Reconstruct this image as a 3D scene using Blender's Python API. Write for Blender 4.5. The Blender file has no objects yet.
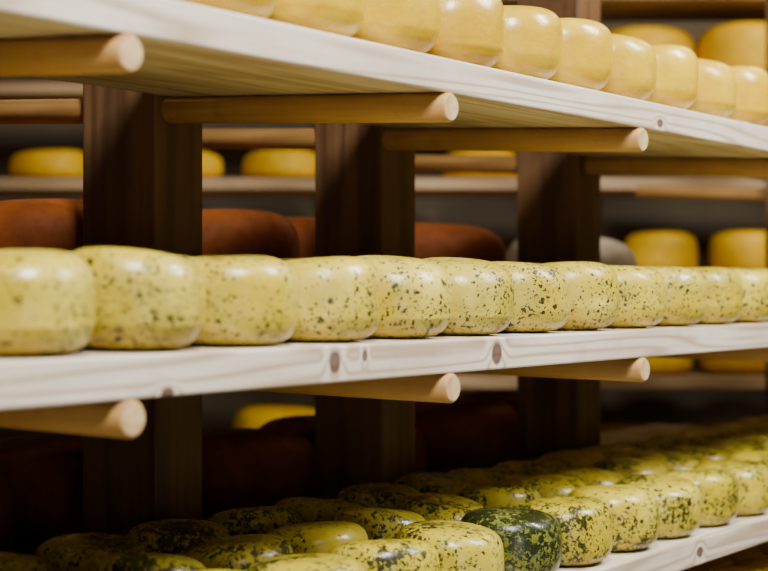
import bpy, math, random
from mathutils import Matrix, Vector
random.seed(7)
F=1600.0; VPX=1126.0
TH=math.atan(VPX/F); S,C=math.sin(TH),math.cos(TH)
CZ=1.30; C0=1.2583
RACK=Matrix.Translation((-C0,0,CZ))@Matrix.Rotation(math.pi/2-TH,4,'Z')
scene=bpy.context.scene
COL=scene.collection

# ---------------- node helpers ----------------
class NT:
    def __init__(s,name):
        s.m=bpy.data.materials.new(name); s.m.use_nodes=True
        s.t=s.m.node_tree; s.n=s.t.nodes; s.l=s.t.links
        s.b=s.n['Principled BSDF']
        s.tc=s.n.new('ShaderNodeTexCoord')
    def link(s,a,b): s.l.new(a,b)
    def val(s,inp,v):
        if isinstance(v,(int,float)): inp.default_value=v
        elif isinstance(v,(tuple,list)): inp.default_value=v
        else: s.l.new(v,inp)
    def math(s,op,a,b=0.0,c=None,clamp=False):
        n=s.n.new('ShaderNodeMath'); n.operation=op; n.use_clamp=clamp
        s.val(n.inputs[0],a); s.val(n.inputs[1],b)
        if c is not None: s.val(n.inputs[2],c)
        return n.outputs[0]
    def vmath(s,op,a,b):
        n=s.n.new('ShaderNodeVectorMath'); n.operation=op
        s.val(n.inputs[0],a); s.val(n.inputs[1],b); return n
    def mapping(s,v,sc=(1,1,1),loc=(0,0,0)):
        n=s.n.new('ShaderNodeMapping'); s.link(v,n.inputs[0])
        n.inputs['Scale'].default_value=sc; n.inputs['Location'].default_value=loc
        return n.outputs[0]
    def noise(s,v,scale,detail=2,rough=.5,col=False,dist=0):
        n=s.n.new('ShaderNodeTexNoise'); s.link(v,n.inputs['Vector'])
        n.inputs['Scale'].default_value=scale; n.inputs['Detail'].default_value=detail
        n.inputs['Roughness'].default_value=rough; n.inputs['Distortion'].default_value=dist
        return n.outputs['Color' if col else 'Fac']
    def voro(s,v,scale):
        n=s.n.new('ShaderNodeTexVoronoi'); s.link(v,n.inputs['Vector'])
        n.inputs['Scale'].default_value=scale
        return n.outputs['Distance'],n.outputs['Color']
    def ramp(s,v,lo,hi,a=0.0,b=1.0):
        n=s.n.new('ShaderNodeMapRange'); n.clamp=True
        s.val(n.inputs[0],v); s.val(n.inputs[1],lo); s.val(n.inputs[2],hi)
        s.val(n.inputs[3],a); s.val(n.inputs[4],b); return n.outputs[0]
    def mix(s,f,a,b,mode='MIX'):
        n=s.n.new('ShaderNodeMix'); n.data_type='RGBA'; n.blend_type=mode
        s.val(n.inputs[0],f)
        for i,v in ((6,a),(7,b)):
            if isinstance(v,tuple): n.inputs[i].default_value=(v[0],v[1],v[2],1)
            else: s.link(v,n.inputs[i])
        return n.outputs[2]
    def bump(s,h,strength,dist):
        n=s.n.new('ShaderNodeBump'); n.inputs['Strength'].default_value=strength
        n.inputs['Distance'].default_value=dist; s.link(h,n.inputs['Height'])
        s.link(n.outputs[0],s.b.inputs['Normal'])

def srgb(r,g,b):
    f=lambda c:(c/255/12.92) if c/255<=.04045 else ((c/255+.055)/1.055)**2.4
    return (f(r),f(g),f(b))

def wood(name,c1,c2,c3,rough=.6,knots=(),axis='X',ring=9,fine=.25,seed=0.0,ringamt=.75):
    T=NT(name); o=T.tc.outputs['Object']
    sc={'X':(.8,9,16),'Z':(12,12,.9),'Y':(14,.9,14)}[axis]
    fs={'X':(6,170,170),'Z':(170,170,5),'Y':(170,5,170)}[axis]
    v=T.mapping(o,sc,(seed,seed*1.7,seed*.3))
    n=T.noise(v,1.0,2,.45)
    kn=None; warp=None; core=None
    for (t,z,rt,rz) in knots:
        sub=T.vmath('SUBTRACT',o,(t,0,z)).outputs[0]
        d=T.vmath('LENGTH',T.mapping(sub,(1/rt,0,1/rz)),(0,0,0)).outputs['Value']
        m=T.ramp(d,.85,1.15,1,0)
        w=T.ramp(d,0.8,3.2,1.0,0)
        cr=T.ramp(d,.2,1.0,0.0,1.0)
        w=T.math('MULTIPLY',w,w)
        kn=m if kn is None else T.math('MAXIMUM',kn,m)
        core=cr if core is None else T.math('MINIMUM',core,cr)
        warp=w if warp is None else T.math('MAXIMUM',warp,w)
    if warp is not None: n=T.math('MULTIPLY_ADD',warp,.16,n)
    r=T.math('SINE',T.math('MULTIPLY',n,ring*6.283))
    r=T.ramp(r,-.6,1.0,0,1); r=T.math('POWER',r,2.0)
    f=T.noise(T.mapping(o,fs),1.0,2,.6)
    big=T.noise(T.mapping(o,(2.5,6,6)),1.0,3)
    stain=T.noise(T.mapping(o,(9,14,14)),1.0,4,.65)
    col=T.mix(T.math('MULTIPLY',r,ringamt),c1,c2)
    col=T.mix(T.ramp(f,.35,.8,0,fine),col,c2)
    col=T.mix(T.ramp(big,.4,.75,0,.45),col,c2)
    col=T.mix(T.ramp(stain,.56,.8,0,.4),col,tuple(x*.6 for x in c2))
    if kn is not None:
        kc=T.mix(core,tuple(x*2.2 for x in c3),c3)
        col=T.mix(T.math('MULTIPLY',kn,.9),col,kc)
    T.link(col,T.b.inputs['Base Color']); T.b.inputs['Roughness'].default_value=rough
    T.bump(T.math('ADD',f,T.math('MULTIPLY',r,.5)),.25,.001)
    return T.m

def cheese_mat(name,base,pale,dark,herb=0.0,gloss=.26,herbcol=(.007,.012,.005),stain=.4,blot=0.0,halo=.2):
    T=NT(name); o=T.tc.outputs['Object']
    oi=T.n.new('ShaderNodeObjectInfo')
    rv=T.n.new('ShaderNodeCombineXYZ')
    r=oi.outputs['Random']
    T.link(T.math('MULTIPLY',r,13.7),rv.inputs[0]); T.link(T.math('MULTIPLY',r,5.1),rv.inputs[1]); T.link(T.math('MULTIPLY',r,29.3),rv.inputs[2])
    v=T.vmath('ADD',o,rv.outputs[0]).outputs[0]
    n1=T.noise(v,11,3,.55); n2=T.noise(v,38,3,.6)
    col=T.mix(T.ramp(n1,.40,.70,0,1),base,pale)
    col=T.mix(T.ramp(n2,.46,.76,0,stain),col,dark)
    tint=T.ramp(r,0,1,0,.35)
    col=T.mix(tint,col,dark)
    height=T.math('MULTIPLY',n2,.7)
    height=T.math('ADD',height,T.math('MULTIPLY',n1,.9))
    if herb>0:
        ds=T.vmath('SUBTRACT',T.noise(v,150,2,.6,col=True),(.5,.5,.5)).outputs[0]
        ds=T.vmath('SCALE',ds,(0,0,0)); ds.inputs['Scale'].default_value=.012
        vv=T.vmath('ADD',v,ds.outputs[0]).outputs[0]
        dn=T.noise(v,15,3,.65)
        sepo=T.n.new('ShaderNodeSeparateXYZ'); T.link(o,sepo.inputs[0])
        low=T.ramp(sepo.outputs[2],.0,.075,.13,0)
        dens=T.ramp(T.math('ADD',dn,low),.38,.68,0.08,1.0)
        tot=None
        for sc,rad,prob in ((72,.25,.40),(120,.33,.68),(230,.36,.72)):
            d,c=T.voro(vv,sc)
            sep=T.n.new('ShaderNodeSeparateColor'); T.link(c,sep.inputs[0])
            thr=T.math('MULTIPLY',dens,prob*herb)
            on=T.ramp(T.math('SUBTRACT',thr,sep.outputs[0]),-.01,.01,0,1)
            rr=T.math('MULTIPLY_ADD',sep.outputs[1],rad*.9,rad*.4)
            sp=T.ramp(T.math('SUBTRACT',rr,d),-.02,.05,0,1)
            m=T.math('MULTIPLY',on,sp)
            tot=m if tot is None else T.math('MAXIMUM',tot,m)
        if blot>0:
            q=T.noise(v,150,4,.7)
            q=T.math('ADD',q,T.math('MULTIPLY',T.math('SUBTRACT',dn,.5),.7))
            bl=T.ramp(q,.62-blot*.16,.65-blot*.16,0,1)
            tot=T.math('MAXIMUM',tot,bl)
        col=T.mix(T.ramp(dens,.2,1,0,halo),col,srgb(112,114,30))
        hc=T.mix(T.noise(v,60),herbcol,srgb(36,42,12))
        col=T.mix(T.math('MULTIPLY',tot,.96),col,hc)
        height=T.math('SUBTRACT',height,T.math('MULTIPLY',tot,.25))
    T.link(col,T.b.inputs['Base Color'])
    T.link(T.ramp(n2,.3,.7,gloss-.04,gloss+.16),T.b.inputs['Roughness'])
    T.b.inputs['Coat Weight'].default_value=.25 if gloss<.4 else 0.0
    T.b.inputs['Coat Roughness'].default_value=.26
    T.b.inputs['Specular IOR Level'].default_value=.45 if gloss<.4 else .2
    T.bump(height,.6,.004)
    return T.m

def plain(name,c,rough=.8,nscale=6,amt=.25):
    T=NT(name); n=T.noise(T.tc.outputs['Object'],nscale,4,.6)
    dk=tuple(x*.6 for x in c)
    T.link(T.mix(T.ramp(n,.35,.75,0,amt*2),c,dk),T.b.inputs['Base Color'])
    T.b.inputs['Roughness'].default_value=rough; T.bump(n,.2,.004)
    return T.m

Zt,Zm,Zl,Zb=.2712,-.0625,-.3916,-.60
Ya=lambda px:(C0*F/(1510-px))/C      # px on a front edge -> t
PINE=(srgb(220,210,194),srgb(164,138,108),srgb(62,36,22))
m_top=wood('pine_top',*PINE,knots=[(2.9,-.028,.010,.006)],seed=3.1,ringamt=.75)
m_mid=wood('pine_mid',*PINE,knots=[(Ya(335),-.018,.0100,.0125),(Ya(365),-.013,.0045,.007),(Ya(497),-.02,.012,.014),(Ya(168),-.036,.009,.005)],seed=1.3,ringamt=.75)
m_low=wood('pine_low',*PINE,knots=[(Ya(700),-.02,.012,.008)],seed=8.2,ringamt=.75)
m_dowel=wood('dowel_wood',srgb(190,146,82),srgb(140,98,50),srgb(90,55,30),axis='Y',ring=4,fine=.4)
m_dend=wood('dowel_end_wood',srgb(214,190,142),srgb(166,132,86),srgb(90,55,30),axis='Y',ring=3,fine=.5)
m_post=wood('post_wood',srgb(116,84,54),srgb(68,47,31),srgb(40,24,16),axis='Z',ring=5,fine=.5,rough=.40)
m_bg=wood('back_rack_wood',srgb(190,160,120),srgb(150,120,84),srgb(90,60,40),ring=5)

m_plain=cheese_mat('yellow_cheese_rind',srgb(200,162,4),srgb(216,186,44),srgb(160,118,6),0,.25)
m_herb=cheese_mat('herb_cheese_rind',srgb(202,176,38),srgb(222,204,92),srgb(152,132,20),1.2,.30)
m_herb2=cheese_mat('herb_cheese_rind_dense',srgb(196,174,30),srgb(218,200,78),srgb(140,124,16),1.4,.24,blot=.3)
m_herb3=cheese_mat('herb_cheese_rind_denser',srgb(188,170,30),srgb(210,192,74),srgb(122,112,16),1.6,.23,blot=.62)
m_dark=cheese_mat('dark_herb_cheese_rind',srgb(120,124,36),srgb(170,166,70),srgb(60,70,20),2.2,.2,blot=1.15)
m_red=cheese_mat('aged_cheese_rind',srgb(118,58,16),srgb(142,74,22),srgb(70,32,10),0,.6)
m_grey=cheese_mat('mould_cheese_rind',srgb(170,156,132),srgb(196,184,162),srgb(120,104,84),0,.6)
m_bgch=cheese_mat('bright_cheese_rind',srgb(230,180,4),srgb(236,192,20),srgb(200,140,4),0,.4)

# ---------------- geometry helpers ----------------
def mesh_obj(name,verts,faces,mat,parent=None,smooth=False):
    me=bpy.data.meshes.new(name); me.from_pydata(verts,[],faces); me.update()
    if mat: me.materials.append(mat)
    if smooth:
        for p in me.polygons: p.use_smooth=True
    o=bpy.data.objects.new(name,me); COL.objects.link(o)
    if parent: o.parent=parent
    return o
def box(name,x0,x1,y0,y1,z0,z1,mat,parent=None,bev=.003,L=None):
    v=[(x,y,z) for x in(x0,x1) for y in(y0,y1) for z in(z0,z1)]
    f=[(0,1,3,2),(4,6,7,5),(0,4,5,1),(2,3,7,6),(0,2,6,4),(1,5,7,3)]
    o=mesh_obj(name,v,f,mat,parent)
    if L is not None: o.matrix_basis=L
    if bev:
        b=o.modifiers.new('bevel','BEVEL'); b.width=bev; b.segments=2
    return o
def dowel(name,x,z,y0,y1,r,parent,L):
    N=28; v=[];f=[]
    prof=[(y0,r*.0),(y0,r-.003),(y0+.003,r),(y1-.003,r),(y1,r-.003),(y1,0)]
    for (y,rr) in prof:
        for i in range(N):
            a=2*math.pi*i/N; v.append((rr*math.cos(a),y,rr*math.sin(a)))
    for k in range(len(prof)-1):
        for i in range(N):
            j=(i+1)%N; f.append((k*N+i,k*N+j,(k+1)*N+j,(k+1)*N+i))
    o=mesh_obj(name,v,f,m_dowel,parent); o.matrix_basis=L@Matrix.Translation((x,0,z))@Matrix.Rotation(x*37,4,'Y')
    o.data.materials.append(m_dend)
    for p in o.data.polygons:
        k=p.index//N
        if k in(0,4): p.material_index=1
        else: p.use_smooth=True
    return o

def cheese_mesh(name,R,H,seed,mat,e=.48,seam=True):
    rnd=random.Random(seed); N=72; P=44
    ph=[rnd.uniform(0,6.28) for _ in range(6)]
    am=[rnd.uniform(.004,.013) for _ in range(3)]
    tz=rnd.uniform(-.018,.018); bulge=rnd.uniform(-.03,.09); z0=rnd.uniform(.24,.36)*H
    e2=e*rnd.uniform(1.0,1.25)
    v=[];f=[]
    sg=lambda x,p: math.copysign(abs(x)**p,x)
    for k in range(1,P):
        a=-math.pi/2+math.pi*k/P
        rr=R*abs(math.cos(a))**e; zz=H/2+H/2*sg(math.sin(a),e2)
        rr*=1+bulge*(.5-zz/H)*.6
        for i in range(N):
            t=2*math.pi*i/N
            q=1+am[0]*math.sin(2*t+ph[0])+am[1]*math.sin(3*t+ph[1]+zz*20)+am[2]*.6*math.sin(5*t+ph[2])
            q=min(q,1.012)
            rad=rr*q*.985
            if seam: rad+=.0012*math.exp(-((zz-z0)/.0020)**2)
            z=zz
            if z>H*.3: z+=(z/H)*(tz*rr/R*math.cos(t+ph[3])*.6)
            v.append((rad*math.cos(t),rad*math.sin(t),z))
    for k in range(P-2):
        for i in range(N):
            j=(i+1)%N; f.append((k*N+i,k*N+j,(k+1)*N+j,(k+1)*N+i))
    zb=sum(p[2] for p in v[:N])/N
    v=[(x,y,max(z-zb,0)) for x,y,z in v]
    zt=sum(p[2] for p in v[-N:])/N
    v.append((0,0,0)); v.append((0,0,zt+.0003)); b=len(v)-2
    for i in range(N):
        j=(i+1)%N; f.append((b,j,i)); f.append((b+1,(P-2)*N+i,(P-2)*N+j))
    me=bpy.data.meshes.new(name); me.from_pydata(v,[],f); me.update()
    for p in me.polygons: p.use_smooth=True
    me.materials.append(mat)
    return me
_sd=[100]
def variants(name,R,H,mat,n=5,**k):
    out=[]
    for i in range(n):
        _sd[0]+=1; out.append(cheese_mesh('%s_mesh_%d'%(name,i),R,H*random.uniform(.96,1.03),_sd[0],mat,**k))
    return out
def place(name,me,t,u,z=0,M=None,rot=None):
    o=bpy.data.objects.new(name,me); COL.objects.link(o)
    o.matrix_world=M@Matrix.Translation((t,u,z))@Matrix.Rotation(random.uniform(0,6.28) if rot is None else rot,4,'Z')
    return o
def right_px(t,u,R):
    p=RACK@Vector((t,u,0)); d=math.hypot(p.x,p.y)
    a=math.atan2(p.x,p.y)+math.asin(R/d); return 384+F*math.tan(a)
def solve_t(px,u,R):
    lo,hi=.8,6
    for _ in range(50):
        m=(lo+hi)/2
        if right_px(m,u,R)<px: lo=m
        else: hi=m
    return lo

# ---------------- main rack ----------------
rack=bpy.data.objects.new('cheese_storage_rack',None); COL.objects.link(rack)
rack.matrix_world=RACK
T0,T1=.8,4.9; TK=.04; DR=.0178
LV={}
for nm,z,tilt in (('top',Zt,3.2),('middle',Zm,.6),('lower',Zl,0),('bottom',Zb,0)):
    LV[nm]=Matrix.Translation((0,0,z))@Matrix.Rotation(math.radians(tilt),4,'X')
for nm,mat in (('top',m_top),('middle',m_mid),('lower',m_low),('bottom',m_low)):
    box('board_front_'+nm,T0,T1,0,.442,-TK,0,mat,rack,.0025,LV[nm])
    if nm!='top': box('board_rear_'+nm,T0,T1,.60,.97,-TK,0,mat,rack,.0025,LV[nm])
posts=[(1.25,.04),(1.745,.04),(2.295,.030),(2.821,.019),(3.480,.045),(4.78,.045)]
for i,(p,dx) in enumerate(posts):
    box('post_%d'%(i+1),p,p+.096,.45,.5875,-CZ+.002,1.15,m_post,rack,.003)
    for nm in LV:
        dowel('dowel_%s_%d'%(nm,i+1),p+dx,-TK-DR,-.004,.98,DR,rack,LV[nm])
WL={k:RACK@m for k,m in LV.items()}

# ---------------- cheeses ----------------
R=.0735; H=.098; SP=.1490
vp=variants('yc',R,.101,m_plain,6,e=.54); vh=variants('hc',R,H,m_herb,7,e=.5)
tA=solve_t(452,R+.002,R)
for row in range(2):
    for k in range(-6,19):
        t=tA+k*SP+(row*.03)
        if t>T1-R or t<T0+R: continue
        place('herb_cheese_wheel',random.choice(vh),t,R+.002+row*.150+random.uniform(-.002,.002),0,WL['middle'])
tB=solve_t(560,R+.002,R)
for row in range(2):
    for k in range(-8,17):
        t=tB+k*SP-(row*.04)
        if t>T1-R or t<T0+R: continue
        place('yellow_cheese_wheel',random.choice(vp),t,R+.002+row*.150+random.uniform(-.002,.002),0,WL['top'])
R2=.0715; SP2=.1500
v2=variants('hdc',R2,.092,m_herb2,4,seam=False)
v4=variants('hvc',R2,.092,m_herb3,4,seam=False); vd=variants('dk',R2,.09,m_dark,1,seam=False)
tC=solve_t(563,R2+.003,R2)
for row in range(3):
    for k in range(-9,16):
        t=tC+k*SP2+row*.055
        if t>T1-R2 or t<T0+R2: continue
        q=random.random()
        if row==0 and k==0: me=vd[0]
        elif row==0: me=random.choice(v2)
        else: me=random.choice(v4) if (q<.6 and k<2) else random.choice(v2)
        place('herb_cheese_wheel',me,t,R2+.003+row*.1455,0,WL['lower'])
vb=variants('bc',R,H,m_plain,3)
for row in range(2):
    for k in range(-8,15):
        t=tC+.05+k*SP
        if t>T1-R or t<T0+R: continue
        place('yellow_cheese_wheel',random.choice(vb),t,R+.003+row*.150,0,WL['bottom'])
vr=variants('ag',.168,.185,m_red,3,e=.5,seam=False); vg=variants('gr',.16,.18,m_grey,1,e=.55,seam=False)
vr2=variants('ag2',.168,.152,m_red,3,e=.5,seam=False)
for k in range(8):
    place('aged_cheese_wheel',random.choice(vr),1.05+k*.343,.785,0,WL['middle'])
place('mould_ripened_cheese_wheel',vg[0],4.07,.785,0,WL['middle'])
for k in range(9):
    place('aged_cheese_wheel',random.choice(vr2),1.1+k*.343,.785,0,WL['lower'])

# ---------------- background rack ----------------
BY=4.8
BR=Matrix.Translation((0,BY,CZ))
bg=bpy.data.objects.new('background_cheese_rack',None); COL.objects.link(bg); bg.matrix_world=BR
BZ=[.90,.615,.328,.03,-.27,-.56,-.86]
for i,z in enumerate(BZ): box('back_shelf_board_%d'%(i+1),-3.0,3.0,0,.42,z-.035,z,m_bg,bg)
for i,x in enumerate((-2.9,-1.9,-.05,.62,1.9,2.85)): box('back_post_%d'%(i+1),x,x+.09,.43,.53,-CZ+.002,1.3,m_post,bg)
vbg=variants('bgc',.115,.145,m_bgch,3,seam=False); vbl=variants('bgl',.15,.20,m_bgch,2,seam=False); vbs=variants('bgs',.12,.10,m_bgch,2,seam=False)
vbp=variants('bgp',.115,.14,m_plain,2,seam=False)
def bplace(me,x,z,y=.17): place('round_yellow_cheese',me,x,y,z,BR)
for x in (-1.35,-1.04,-.62,-.32,-.05,.3): bplace(random.choice(vbs),x,.328)
for x in (.86,1.125,1.39,1.66,1.95): bplace(random.choice(vbg),x,.03)
for x in (.3,.56,.84,1.10,1.36,1.7): bplace(random.choice(vbs),x,-.27)
for x in (-.32,): bplace(vbl[0],x,-.56)
for x in (.42,.76,1.01,1.26,1.55): bplace(random.choice(vbp),x,-.56)
for x in (1.12,1.44,1.8,): bplace(random.choice(vbl),x,.615)
for x in (.82,): bplace(vbl[1],x,.615,.20)
for x in (-2.4,-2.0,-1.7): 
    for z in (.328,.03,-.27): bplace(random.choice(vbs),x,z)

# ---------------- room ----------------
m_wall=plain('plaster_wall',srgb(96,82,62)); m_floor=plain('concrete_floor',srgb(150,140,124),.6); m_ceil=plain('ceiling_paint',srgb(170,160,144))
X0,X1,Y0,Y1=-4.2,4.2,-3.0,5.6
box('floor',X0,X1,Y0,Y1,-.1,0,m_floor,None,0)
box('ceiling',X0,X1,Y0,Y1,3.1,3.2,m_ceil,None,0)
box('wall_back',X0,X1,Y1,Y1+.1,0,3.1,m_wall,None,0)
box('wall_front',X0,X1,Y0-.1,Y0,0,3.1,m_wall,None,0)
box('wall_left',X0-.1,X0,Y0,Y1,0,3.1,m_wall,None,0)
box('wall_right',X1,X1+.1,Y0,Y1,0,3.1,m_wall,None,0)

# ---------------- lights ----------------
def area(name,loc,target,sx,sy,power,col):
    l=bpy.data.lights.new(name,'AREA'); l.shape='RECTANGLE'; l.size=sx; l.size_y=sy; l.energy=power; l.color=col
    o=bpy.data.objects.new(name,l); COL.objects.link(o); o.location=loc
    d=(Vector(target)-Vector(loc)); o.rotation_euler=d.to_track_quat('-Z','Y').to_euler(); return o
def rp(t,u,z): return tuple(RACK@Vector((t,u,z)))
area('aisle_lamp',rp(1.35,-.85,1.4),rp(2.2,.1,-.1),.3,.7,76,(1,.975,.92))
area('aisle_lamp',rp(3.3,-1.15,1.4),rp(3.1,.1,-.1),.3,.9,90,(1,.975,.92))
area('fill_light',(1.1,-1.3,1.0),(0,2,1.1),1.0,.8,12,(1,.96,.88))  # soft fill added from behind the camera, stands for no fixture
area('fill_light',(1.6,3.9,2.9),(1.0,4.9,1.2),.8,.4,20,(1,.88,.66))  # added light that brightens the right part of the background rack
area('fill_light',(-1.4,3.9,2.9),(-.9,4.9,1.2),.8,.4,3,(1,.72,.40))  # dim warm light added for the left of the background rack
w=bpy.data.worlds.new('world'); scene.world=w; w.use_nodes=True
w.node_tree.nodes['Background'].inputs[0].default_value=(.9,.85,.75,1); w.node_tree.nodes['Background'].inputs[1].default_value=.15

# ---------------- camera ----------------
cam=bpy.data.cameras.new('camera'); co=bpy.data.objects.new('camera',cam); COL.objects.link(co)
co.location=(0,0,CZ); co.rotation_euler=(math.pi/2,0,0)
cam.sensor_width=36; cam.lens=36*F/768; cam.shift_y=1.5/768
cam.dof.use_dof=True; cam.dof.focus_distance=2.1; cam.dof.aperture_fstop=3.8
cam.clip_start=.05
scene.camera=co
